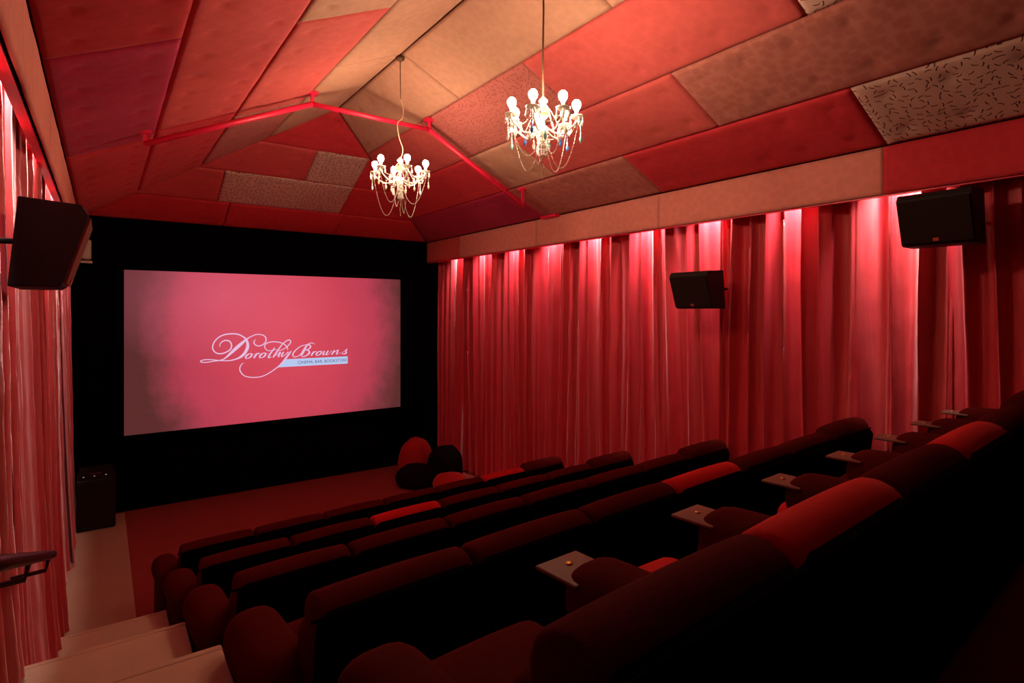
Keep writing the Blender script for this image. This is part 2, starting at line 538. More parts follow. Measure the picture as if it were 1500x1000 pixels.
tag(Geo().box(WALL_L + .02, 0.27, 5.95, YS - .02, 0.0, 0.008).build('carpet_runner', M['aisle']),
    'beige carpet runner on the floor between the aisle steps and the screen wall', 'carpet')

# ------------------------------------------------------------------ screen
SX0, SX1, SZ0, SZ1 = 0.262, 4.735, H - 1.864, H + 0.625
scr = empty('projection_screen', ((SX0 + SX1) / 2, YS, SZ0))
tag(scr, 'wide projection screen glowing pink with a script cinema logo on the black wall', 'screen')
cx0 = -(SX1 - SX0) / 2
g = Geo()
hw, hz = (SX1 - SX0) / 2, SZ1 - SZ0
for a in ((-hw - .1, hw + .1, hz, hz + .1), (-hw - .1, hw + .1, -.1, 0), (-hw - .1, -hw, 0, hz), (hw, hw + .1, 0, hz)):
    g.box(a[0], a[1], -.03, .06, a[2], a[3])
g.build('masking_frame', M['black'], scr)
m = mat('projected_picture', (0.0, 0.0, 0.0), 1, spec=0)
nt = m.node_tree
tc = N(nt, 'ShaderNodeTexCoord').outputs['Generated']
xyz = N(nt, 'ShaderNodeSeparateXYZ'); nt.links.new(tc, xyz.inputs[0])
sx, sz = xyz.outputs[0], xyz.outputs[2]
edge = noise_tex(nt, tc, 5.0, 8, 0.72, (2.2, 1, 1.2))
# elliptical picture vignette of the projected image, ragged with grunge at the sides
dx = math_node(nt, 'MULTIPLY', math_node(nt, 'SUBTRACT', sx, 0.525), 2.03)
dz = math_node(nt, 'MULTIPLY', math_node(nt, 'SUBTRACT', sz, 0.62), 0.85)
rr = math_node(nt, 'SQRT', math_node(nt, 'ADD', math_node(nt, 'MULTIPLY', dx, dx), math_node(nt, 'MULTIPLY', dz, dz)))
rr = math_node(nt, 'ADD', rr, math_node(nt, 'MULTIPLY', math_node(nt, 'SUBTRACT', edge, 0.5), 0.27))
body = ramp(nt, rr, [(0.0, (0.74, 0.075, 0.115)), (0.45, (0.62, 0.060, 0.095)), (0.72, (0.50, 0.050, 0.085)), (0.88, (0.22, 0.04, 0.05)), (1.0, (0.085, 0.026, 0.022))])
hx = math_node(nt, 'MULTIPLY', math_node(nt, 'SUBTRACT', sx, 0.30), 2.4)
hz_ = math_node(nt, 'MULTIPLY', math_node(nt, 'SUBTRACT', sz, 0.86), 2.0)
hr = math_node(nt, 'SQRT', math_node(nt, 'ADD', math_node(nt, 'MULTIPLY', hx, hx), math_node(nt, 'MULTIPLY', hz_, hz_)))
hot = ramp(nt, hr, [(0.0, (1, 1, 1)), (1.0, (0, 0, 0))])
col = mix_col(nt, math_node(nt, 'MULTIPLY', hot, 0.30), body, (0.95, 0.20, 0.30))
gr = noise_tex(nt, tc, 40.0, 4, 0.7, (2, 1, 1))
col = mix_col(nt, math_node(nt, 'MULTIPLY', gr, 0.14), col, (0.40, 0.03, 0.07))
b = nt.nodes['Principled BSDF']
nt.links.new(col, b.inputs['Emission Color'])
b.inputs['Emission Strength'].default_value = 1.0
Geo().box(-hw, hw, -.012, .0, 0, hz).build('screen_surface', m, scr)

LOGO_STROKES = [[[1.5552,2.4444,0.0089],[1.5536,2.4846,0.0125],[1.5874,2.5281,0.0161],[1.6439,2.5461,0.0197],[1.7009,2.5246,0.0198],[1.7271,2.4606,0.0198],[1.7091,2.3982,0.0198],[1.6521,2.3555,0.0198],[1.5793,2.3317,0.0197],[1.5072,2.342,0.0178],[1.4595,2.3902,0.0177],[1.4477,2.4527,0.0177],[1.4754,2.5316,0.0178],[1.5392,2.601,0.0178],[1.6196,2.6392,0.0197],[1.7173,2.6521,0.0198],[1.8161,2.6435,0.02],[1.8994,2.6005,0.0201],[1.9498,2.5489,0.0293],[1.9709,2.4796,0.0412],[1.9692,2.4155,0.0476],[1.933,2.3346,0.0457],[1.8827,2.2776,0.0401],[1.8161,2.2398,0.0254],[1.7173,2.2148,0.0162],[1.6196,2.2135,0.0143],[1.5392,2.222,0.0143],[1.4516,2.2371,0.0142],[1.365,2.2441,0.0141],[1.3026,2.2384,0.0141],[1.2732,2.2206,0.014],[1.3026,2.2033,0.0141],[1.3728,2.2022,0.0141],[1.4595,2.2128,0.0142],[1.5552,2.2239,0.0161],[1.6116,2.2408,0.0179],[1.6683,2.2874,0.0288],[1.7337,2.3521,0.0433],[1.8161,2.4303,0.0526],[1.8827,2.4916,0.0455],[1.9414,2.5446,0.0293],[2.0006,2.5869,0.0165],[2.0601,2.6148,0.0147],[2.0944,2.6287,0.0148],[2.1546,2.6328,0.0148],[2.2153,2.6156,0.0149],[2.2546,2.5773,0.0186],[2.259,2.5166,0.0186],[2.2241,2.4665,0.0186],[2.1633,2.438,0.0167],[2.1115,2.4444,0.0166],[2.0789,2.4714,0.0166],[2.0704,2.5085,0.0166],[2.0944,2.5475,0.0083]],
[[2.3205,2.3416,0.0094],[2.2677,2.3671,0.0131],[2.2371,2.4195,0.0149],[2.259,2.4681,0.0168],[2.3205,2.4941,0.0168],[2.4002,2.5001,0.0169],[2.4987,2.4809,0.017],[2.5711,2.4406,0.0171],[2.6075,2.3917,0.0171],[2.6166,2.3514,0.0095]],
[[2.3736,2.2315,0.0244],[2.427,2.3137,0.0245],[2.4807,2.3917,0.0208],[2.5348,2.4608,0.0171],[2.5984,2.511,0.0171],[2.6487,2.5219,0.0172],[2.6643,2.4832,0.0191],[2.6258,2.4292,0.0172],[2.562,2.3763,0.0133],[2.4807,2.3445,0.0094],[2.4448,2.3431,0.0075]],
[[2.6762,2.3318,0.0115],[2.6349,2.2763,0.0286],[2.5802,2.2027,0.0285],[2.5167,2.1253,0.0246],[2.4448,2.0584,0.0189],[2.3205,1.9739,0.015],[2.198,1.9194,0.0149],[2.0601,1.9102,0.0147],[1.933,1.9399,0.0146],[1.866,2.0099,0.0164],[1.851,2.079,0.0164],[1.8785,2.1411,0.0128],[1.912,2.1576,0.0073]],
[[2.4002,2.3948,0.0207],[2.3558,2.3355,0.0225],[2.3073,2.2627,0.0262],[2.3029,2.2302,0.0187],[2.347,2.2421,0.0094]],
[[2.9997,2.4518,0.0081],[2.9125,2.4264,0.0113],[2.8419,2.4087,0.0145],[2.7641,2.3555,0.0176],[2.71,2.2937,0.0208],[2.7023,2.2462,0.0191],[2.7409,2.2221,0.0144],[2.8029,2.2416,0.0144],[2.8575,2.2955,0.0145],[2.9125,2.3739,0.0162],[2.9679,2.4407,0.013],[3.0236,2.4591,0.013],[3.0797,2.4369,0.0082]],
[[2.9402,2.4174,0.0243],[2.9007,2.3501,0.0387],[2.8615,2.2792,0.0403],[2.838,2.244,0.0209]],
[[2.9441,2.4172,0.0113],[2.9917,2.4237,0.0195],[3.0037,2.3867,0.0276],[2.9679,2.3491,0.0162],[2.9204,2.3348,0.0097],[2.9679,2.3273,0.0194],[2.9854,2.2901,0.0324],[2.952,2.251,0.0227],[2.8889,2.2232,0.0145],[2.838,2.232,0.0096]],
[[2.0143,2.3135,0.0095],[1.9783,2.3011,0.0209],[1.9462,2.2686,0.0284],[1.9438,2.2388,0.0189],[1.9677,2.2325,0.0095],[2.0054,2.2489,0.0209],[2.0336,2.2814,0.0266],[2.0326,2.3081,0.0152],[2.0143,2.3135,0.0095],[2.0333,2.2976,0.0076],[2.0661,2.3019,0.0057]],
[[2.1169,2.3146,0.0268],[2.085,2.2656,0.0286],[2.0669,2.233,0.0191]],
[[2.0815,2.2575,0.0076],[2.1201,2.2984,0.0115],[2.1452,2.3133,0.0211],[2.1507,2.3003,0.0153]],
[[2.2337,2.3159,0.0096],[2.1978,2.3032,0.0211],[2.1655,2.2703,0.0288],[2.1627,2.2401,0.0192],[2.1862,2.2337,0.0096],[2.2238,2.2503,0.0212],[2.2522,2.2833,0.027],[2.2516,2.3103,0.0154],[2.2337,2.3159,0.0096],[2.2521,2.2997,0.0077],[2.2847,2.3041,0.0058]],
[[2.4146,2.2598,0.0078],[2.4691,2.3059,0.0098],[2.4945,2.3162,0.0196],[2.4724,2.2727,0.0274],[2.459,2.2419,0.0195],[2.4839,2.2437,0.0078]],
[[2.5492,2.3192,0.0196],[2.5206,2.2731,0.0274],[2.5165,2.2398,0.0176],[2.5588,2.2567,0.0098],[2.6273,2.3159,0.0197]],
[[2.3029,2.347,0.0093],[2.3558,2.3542,0.0113],[2.4359,2.3652,0.0075]],
[[3.0657,2.3044,0.0247],[3.0341,2.2592,0.0264],[3.0163,2.2292,0.0176]],
[[3.0307,2.2517,0.007],[3.0693,2.2896,0.0106],[3.0945,2.3035,0.0194],[3.1004,2.2917,0.0141]],
[[3.1778,2.3066,0.0089],[3.1429,2.2947,0.0195],[3.1114,2.2642,0.0265],[3.1087,2.2365,0.0177],[3.1316,2.2309,0.0088],[3.1682,2.2465,0.0195],[3.1958,2.277,0.0248],[3.1953,2.3017,0.0142],[3.1778,2.3066,0.0089],[3.1957,2.292,0.0071],[3.2274,2.2963,0.0053]],
[[3.2553,2.3082,0.0214],[3.2305,2.2588,0.0249],[3.2352,2.234,0.0142],[3.2773,2.2558,0.0071],[3.3226,2.3095,0.0179]],
[[3.3226,2.3095,0.0215],[3.2883,2.2597,0.025],[3.2931,2.2349,0.0143],[3.3431,2.2607,0.0072],[3.3817,2.3068,0.0126]],
[[3.4357,2.3117,0.0234],[3.4032,2.2655,0.0251],[3.3792,2.2347,0.0179]],
[[3.3997,2.2578,0.0072],[3.4659,2.3008,0.009],[3.5029,2.3107,0.0181],[3.4844,2.2707,0.0253],[3.4712,2.2422,0.018],[3.4943,2.2403,0.0072],[3.5426,2.2678,0.0054]],
[[3.547,2.2449,0.0063],[3.6139,2.2844,0.0073],[3.6719,2.3279,0.0128],[3.6457,2.2927,0.02],[3.6534,2.2582,0.0273],[3.6126,2.2367,0.0164],[3.5749,2.2454,0.0127]]]

def catmull(pts, per=7):
    out = []
    n = len(pts)
    for i in range(n - 1):
        p0, p1, p2, p3 = pts[max(i - 1, 0)], pts[i], pts[i + 1], pts[min(i + 2, n - 1)]
        for k in range(per):
            t = k / per
            out.append(tuple(0.5 * ((2 * b_) + (-a_ + c_) * t + (2 * a_ - 5 * b_ + 4 * c_ - d_) * t * t + (-a_ + 3 * b_ - 3 * c_ + d_) * t ** 3)
                             for a_, b_, c_, d_ in zip(p0, p1, p2, p3)))
    out.append(tuple(pts[-1]))
    return out
g = Geo()
for si, st in enumerate(LOGO_STROKES):
    p = catmull([tuple(q) for q in st])
    vs, fs = [], []
    y = -.0135 - 0.00006 * si
    for i, (x, z, w) in enumerate(p):
        a_, b_ = p[max(i - 1, 0)], p[min(i + 1, len(p) - 1)]
        dx_, dz_ = b_[0] - a_[0], b_[1] - a_[1]
        L_ = math.hypot(dx_, dz_) or 1
        nx, nz = -dz_ / L_ * w / 2, dx_ / L_ * w / 2
        X, Z = x - (SX0 + SX1) / 2, z - SZ0
        vs += [(X + nx, y, Z + nz), (X - nx, y, Z - nz)]
    for i in range(len(p) - 1):
        fs.append((2 * i, 2 * i + 2, 2 * i + 3, 2 * i + 1))
    g.add(vs, fs)
g.build('logo_lettering', M['logo'], scr)
ox, oz = (SX0 + SX1) / 2, SZ0
bar = [(2.575, 2.190), (3.680, 2.190), (3.680, 2.057), (2.460, 2.057)]
link('logo_bar', [(x - ox, -.0128, z - oz) for x, z in bar], [(0, 3, 2, 1)], M['logo_bar'], scr)
fc = bpy.data.curves.new('logo_tagline', 'FONT')
fc.body = 'CINEMA, BAR, BOOKSTORE'
fc.size = 0.1
fo = bpy.data.objects.new('logo_tagline', fc)
COL.objects.link(fo)
bpy.context.view_layer.update()
me = bpy.data.meshes.new_from_object(fo)
xs = [v.co.x for v in me.vertices]; ys = [v.co.y for v in me.vertices]
kx = (3.665 - 2.785) / (max(xs) - min(xs)); ky = 0.054 / 0.0729
for v in me.vertices:
    v.co = (2.785 - ox + (v.co.x - min(xs)) * kx, -.0150, 2.098 - oz + v.co.y * ky)
me.materials.clear(); me.materials.append(M['logo_text'])
bpy.data.objects.remove(fo)
tl = bpy.data.objects.new('logo_tagline', me); COL.objects.link(tl); tl.parent = scr

# ------------------------------------------------------------------ curtains
def curtain(x, side, y0, y1, z0, z1, m, seed, flare=0.05, amp=0.045, lam=0.17, calm=0.5):
    """x rail line, side = direction into the room; irregular pleats gathered at the top"""
    rnd = random.Random(seed)
    off = [rnd.uniform(0, 100) for _ in range(6)]
    ny = int((y1 - y0) / 0.0145)
    zs = [z1 - (z1 - z0) * (k / 44.0) for k in range(45)]
    vs, fs = [], []
    y0, y1 = y0 - .035, y1 + .035
    x = x + side * (0.016 if seed % 2 else -0.010)
    L = y1 - y0
    for k, z in enumerate(zs):
        t = (z1 - z) / (z1 - z0)
        for i in range(ny + 1):
            s = i / ny
            y = y0 + L * s
            nz = noise.noise
            wv = nz(Vector((y * 1.1 + off[0], off[1], t * 0.55)))
            ph = 2 * math.pi * (y / lam + 0.9 * nz(Vector((y * 1.7, off[2], t * 0.35))) + 0.5 * nz(Vector((y * 3.6, off[3], t * 0.2))))
            en = 0.5 + 0.5 * max(-1, min(1, 2.6 * nz(Vector((y * 1.25, off[4], t * 0.3)))))
            a = amp * (0.25 + (1 - calm) * 0.75 + calm * 0.75 * en * 1.6)
            a *= 0.75 + 0.35 * math.sin(math.pi * min(1, t * 1.3)) 
            f = math.sin(ph)
            f = math.copysign(abs(f) ** 0.75, f)
            d = a * f + 0.35 * a * math.sin(2.1 * ph + off[5]) + 0.05 * wv
            d += 0.006 * nz(Vector((y * 12, z * 5, off[1]))) + 0.003 * nz(Vector((y * 30, z * 14, off[0])))
            e = min(s, 1 - s) * L
            d *= 0.4 + 0.6 * min(1, e / 0.08)
            d += flare * t ** 2.2 * (1 + 0.7 * nz(Vector((y * 2.4, off[3], 0))))
            yy = y + 0.4 * a * math.cos(ph) * min(1, e / 0.1) + 0.015 * (0.5 - s) * math.sin(math.pi * t)
            zz = z + (0.03 * nz(Vector((y * 5, off[2], 1))) + 0.012 if k == 44 else 0)
            vs.append((x + side * d - x, yy - (y0 + y1) / 2, zz - z0))
    W = ny + 1
    for k in range(44):
        for i in range(ny):
            fs.append((k * W + i, (k + 1) * W + i, (k + 1) * W + i + 1, k * W + i + 1))
    return link('curtain', vs, fs, m, None, True, loc=(x, (y0 + y1) / 2, z0))

CX_R = 5.60
CT = EAVE - 0.03
def row_floor_right(y):
    for z, y1 in zip(FL[:4], PY):
        if y < y1: return z
    return 0.0
labelsR = [
    ('red velvet curtain on the right wall nearest the black screen wall', 8.62, 10.25, 'curtain', 0.15),
    ('red velvet curtain behind the bean bags and front row, second from the screen', 7.08, 8.60, 'curtain', 0.145),
    ('red velvet curtain with wide smooth middle, third along the right wall from the screen', 5.26, 7.06, 'curtain', 0.19),
    ('red velvet curtain directly behind the loudspeaker on the right wall', 3.74, 5.23, 'curtain', 0.2),
    ('red velvet curtain just right of the middle loudspeaker on the right wall', 2.60, 3.72, 'curtain', 0.17),
    ('broad red velvet curtain sweeping down left of the upper right loudspeaker', 1.66, 2.58, 'curtain_lit', 0.22),
    ('darker red velvet curtain hanging under and behind the upper right loudspeaker', 0.42, 1.64, 'curtain', 0.15),
    ('last red velvet curtain on the right wall, behind the nearest row of seats', -1.0, 0.40, 'curtain', 0.17)]
for i, (lb, y0, y1, c, lam) in enumerate(labelsR):
    # curtains hang to the platform their lower edge reaches
    cuts = [y for y in PY if y0 < y < y1]
    zb = row_floor_right(y0 + 0.01)
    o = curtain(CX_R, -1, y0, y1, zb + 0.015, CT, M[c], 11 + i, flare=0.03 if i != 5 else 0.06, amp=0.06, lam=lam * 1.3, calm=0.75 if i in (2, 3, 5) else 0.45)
    tag(o, lb, 'curtain', 'red curtains along the right wall')
CX_L = -0.425
def row_floor_left(y):
    for z, y1 in zip(FL[:4], NOSE):
        if y < y1: return z
    return 0.0
labelsL = [
    ('red velvet curtain at the far left beside the black screen wall', 8.45, 10.12, 'curtain_lit'),
    ('second red velvet curtain from the screen on the left wall', 6.95, 8.43, 'curtain_left'),
    ('third red velvet curtain from the screen on the left wall, by the lowest aisle step', 5.94, 6.93, 'curtain_lit'),
    ('narrow red curtain on the left wall beside the second aisle step', 5.09, 5.91, 'curtain_left'),
    ('red curtain on the left wall beyond the loudspeaker with its hem on the steps', 3.88, 5.06, 'curtain_lit'),
    ('red curtain lit pinkish at the left picture edge behind the left loudspeaker', 2.62, 3.85, 'curtain_left'),
    ('red curtain on the left wall beside the uppermost step', 1.1, 2.59, 'curtain_left')]
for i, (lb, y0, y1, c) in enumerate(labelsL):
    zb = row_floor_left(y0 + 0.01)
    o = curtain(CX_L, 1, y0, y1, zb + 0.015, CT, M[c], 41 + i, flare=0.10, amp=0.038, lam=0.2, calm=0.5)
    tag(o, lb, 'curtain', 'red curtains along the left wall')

# ------------------------------------------------------------------ downlights behind the pelmets
def downlight(x, y, side, watts, label, group):
    t = empty('downlight', (x, y, EAVE)); tag(t, label, 'light', group)
    g = Geo().lathe([(0.0, -.002), (0.045, -.002), (0.05, -.01), (0.05, -.045), (0.042, -.045), (0.038, -.02), (0.0, -.02)], 16)
    g.build('housing', M['chrome'], t, True)
    Geo().lathe([(0.0, -.026), (0.036, -.026)], 16).build('lens', M['downlight_lens'], t)
    ld = bpy.data.lights.new('downlight_beam', 'SPOT')
    ld.energy = watts; ld.color = SPOT_COL if side < 0 else SPOT_COL_L
    ld.spot_size = math.radians(100); ld.spot_blend = 1.0
    ld.shadow_soft_size = 0.03
    lo = bpy.data.objects.new('downlight_beam', ld)
    COL.objects.link(lo); lo.parent = t; lo.location = (0, 0, -.05)
    lo.rotation_euler = (0, math.radians(side * (34.0 if side < 0 else 18.0)), 0)
    return t
yr = [9.42 - 0.93 * i for i in range(9)]
for i, y in enumerate(yr):
    downlight(5.46, y, -1, SPOT_R, 'small downlight above the right curtains behind the pelmet', 'downlights behind the right pelmet')
for i, y in enumerate(yr):
    downlight(-0.345, y, 1, SPOT_L, 'small downlight above the left curtains behind the pelmet', 'downlights behind the left pelmet')

# ------------------------------------------------------------------ red tie bar under the ceiling
YT = 6.2
pts = [(0.316, YT, H + 1.54), (1.83, YT, H + 2.23), (3.23, YT, H + 2.22), (4.66, YT, H + 1.45)]
t = empty('tie_bar', (XC, YT, H + 2.2)); tag(t, 'bent red steel tie bar spanning the ceiling near the farther chandelier', 'beam')
off = Vector((XC, YT, H + 2.2))
for a_, b_ in zip(pts[:-1], pts[1:]):
    Geo().tube([Vector(a_) - off, Vector(b_) - off], 0.028, 8).build('bar', M['truss'], t, True)
def ceil_z(x):
    return EAVE + min(x - XL, XR - x) * SL
for (x, y, z) in pts:
    zc = ceil_z(x)
    Geo().box(x - .016 - off.x, x + .016 - off.x, -.014, .014, z - .02 - off.z, zc - .005 - off.z).build('hanger', M['truss'], t)
    Geo().box(x - .05 - off.x, x + .05 - off.x, -.05, .05, zc - .03 - off.z, zc + .0 - off.z).build('bracket', M['truss'], t)
tag(Geo().box(-.06, .03, -.17, .17, -.035, .0).build('bracket', M['truss'], None, loc=(XR - .03, 6.35, EAVE + .01)),
    'small red metal bracket at the foot of the ceiling above the right pelmet', 'bracket')
tag(Geo().box(-.04, .06, -.06, .06, -.03, .0).build('bracket', M['truss'], None, loc=(2.62, 7.30, RIDGE - .03)),
    'small red metal plate at the far end of the ceiling ridge', 'bracket')

# ------------------------------------------------------------------ seats
P_ = 0.695
def make_seat(kind, raised, extra_arm=False, tray=True, first=False):
    fab = M['seat_red'] if kind == 'red' else M['seat']
    t = empty('cinema_seat')
    Geo().cushion(-.30, .30, -.02, .50, 0.0, .24, .03, n=4).build('base', M['shell'], t, True)
    rz = 0.045 if raised else 0.0
    tilt = Matrix.Translation((0, 0, .1)) @ Matrix.Rotation(math.radians(8), 4, 'X') @ Matrix.Translation((0, 0, -.1))
    # rear shell of the back rest
    Geo().cushion(-.342 if not first else -.298, .342, -.055, .06, .06, .848, .05, (0, .008, .004), 8, tilt).build('back_shell', M['shell'], t, True)
    Geo().cushion(-.30, .30, .08, .22, .34, .74, .06, (0, .04, .02), 8, tilt).build('backrest', fab, t, True)
    K = 0.36                                   # squeeze in x so that the ends stay tight while the roll is round
    hx0 = -.30 if first else -.346
    hr = Geo().cushion(hx0 / K, .346 / K, -.010, .170, .70 + rz, .868 + rz, .080, (0, .006, .016), 12, tilt @ Matrix.Diagonal((K, 1, 1, 1))).build('headrest', fab, t, True)
    pp = [tilt @ Vector((-.33 + .66 * i / 12, -.018, .850 + rz * 0)) for i in range(13)]
    Geo().tube(pp, .006, 6).build('piping', M['shell'], hr, True)
    Geo().cushion(-.255, .255, .10, .68, .25, .45, .06, (0, .02, .03), 10).build('seat_cushion', fab, t, True)
    Geo().cushion(-.25, .25, .58, .66, .05, .30, .03, (0, .015, 0), 6).build('leg_rest', fab, t, True)
    sides = [-1, 1] if extra_arm else [-1]
    for s_ in sides:
        xa = s_ * P_ / 2
        a = Geo().cushion(xa - .085, xa + .085, .10, .50, .0, .52, .03, (.004, .01, 0), 6).build('armrest', M['shell'] if not first or s_ > 0 else fab, t, True)
        Geo().cushion(xa - .108, xa + .108, .05, .555, .44, .638, .085, (.004, .012, .02), 10).build('arm_pad', fab if not kind == 'red' else M['seat'], a, True)
        if tray and not (first and s_ < 0):
            r_ = Geo().cushion(xa - .108, xa + .070, .47, .645, .594, .607, .008, n=4).build('tray_table', M['tray'], t, True)
            Geo().lathe([(0, .003), (.010, .003), (.011, 0), (.011, -.004)], 14, (xa - .02, .585, .609)).build('seat_disc', M['brass'], r_, True)
    return t

protos = {}
rows = [  # name, back line at x=.52, floor level, trays
    ('nearest row', 0.70 - .02, FL[0], True),
    ('fourth row from the screen', 1.98, FL[1], False),
    ('third row from the screen', 3.35, FL[2], False),
    ('second row from the screen', 4.68, FL[3], False),
    ('front row', 6.00, FL[4], False)]
red = {(0, 1), (0, 3), (1, 3), (3, 2), (4, 5)}
ORD = ['first', 'second', 'third', 'fourth', 'fifth', 'sixth', 'seventh']
ang = math.atan(0.06)
rot = Matrix.Rotation(ang, 4, 'Z')
for r, (rn, yb, zf, tr) in enumerate(rows):
    for i in range(7):
        kind = 'red' if (r, i) in red else 'maroon'
        raised = (i == 6) or (r == 0 and i == 5)
        key = (kind, raised, i == 6, i == 0, tr)
        if key not in protos:
            o = make_seat(kind, raised, i == 6, tr, i == 0)
            protos[key] = o
        else:
            o = copy_tree(protos[key])
        s = (i + .5) * P_
        o.location = (0.52 + s * math.cos(ang), yb + s * math.sin(ang), zf)
        o.rotation_euler = (0, 0, ang)
        colr = 'bright red' if kind == 'red' else 'dark maroon'
        extra = ', headrest raised' if raised else ''
        where = 'beside the aisle' if i == 0 else ('by the right curtain' if i == 6 else ORD[i] + ' from the aisle')
        tag(o, f'{colr} padded cinema seat {where}, {rn}{extra}', 'seat', f'cinema seats in the {rn}')

# ------------------------------------------------------------------ loudspeakers
def speaker(x, y, z, side, label, ds=1.0, grille='grille'):
    """side = direction into the room; cabinet leaning down from a wall arm"""
    t = empty('loudspeaker', (x, y, z)); tag(t, label, 'speaker', 'wall loudspeakers')
    # cabinet profile in (depth d, z): top reaches further out than the bottom
    d = lambda v: side * v * ds
    prof = [(-.02, .40), (.235, .385), (.265, .34), (.155, .015), (.13, .0), (-.06, .0)]
    w = .235
    vs = [(d(a), -w, b) for a, b in prof] + [(d(a), w, b) for a, b in prof]
    n = len(prof)
    fs = [tuple(range(n)), tuple(reversed(range(n, 2 * n)))] + [(i, i + n, (i + 1) % n + n, (i + 1) % n) for i in range(n)]
    if side > 0:
        fs = [tuple(reversed(q)) for q in fs]
    bm_o = link('cabinet', vs, fs, M['speaker'], t)
    bv = bm_o.modifiers.new('bevel', 'BEVEL'); bv.width = .006; bv.segments = 2
    # cloth grille standing proud of the front slope
    a0, a1 = Vector((.262, 0, .330)), Vector((.158, 0, .022))
    nrm = Vector((a0.z - a1.z, 0, -(a0.x - a1.x))).normalized()
    vs = []
    for lift in (0.0, 0.014):
        for (p, yy) in ((a0, -w + .012), (a0, w - .012), (a1, w - .012), (a1, -w + .012)):
            q = p + nrm * lift
            vs.append((d(q.x), yy, q.z))
    gr_ = link('grille', vs, [(0, 1, 2, 3), (7, 6, 5, 4), (0, 4, 5, 1), (1, 5, 6, 2), (2, 6, 7, 3), (3, 7, 4, 0)], M[grille], t)
    c = a1 + (a0 - a1) * 0.07 + nrm * .016
    e = (a0 - a1).normalized() * .012
    vs = [(d(c.x + sx_ * e.x + nrm.x * k_), yy, c.z + sx_ * e.z + nrm.z * k_) for k_ in (0, .004) for sx_, yy in ((-1, -.018), (-1, .018), (1, .018), (1, -.018))]
    link('badge', vs, [(0, 1, 2, 3), (7, 6, 5, 4), (0, 4, 5, 1), (1, 5, 6, 2), (2, 6, 7, 3), (3, 7, 4, 0)], M['badge'], gr_)
    WA = .585 if side < 0 else .275
    Geo().tube([(d(-.05), 0, .22), (-side * WA * .8, 0, .22), (-side * (WA - .005), 0, .24)], .014, 8).build('wall_arm', M['metal'], t, True)
    Geo().box(min(-side * WA, -side * (WA - .02)), max(-side * WA, -side * (WA - .02)), -.05, .05, .17, .31).build('wall_plate', M['metal'], t)
    return t
M['grille_lit'] = cloth('red_lit_grille_cloth', (0.20, 0.045, 0.035), 0.8, scale=200, sheen=0.0)  # red light on the left loudspeaker put into its grille colour
speaker(5.21, 3.72, H + .03, -1, 'black loudspeaker hanging lower, in the middle of the right wall')
speaker(5.21, 1.57, H + .50, -1, 'large black loudspeaker at the upper right under the pelmet')
speaker(-0.285, 3.53, H + .11, 1, 'black loudspeaker jutting from the left wall at the picture edge', 0.88, 'grille_lit')

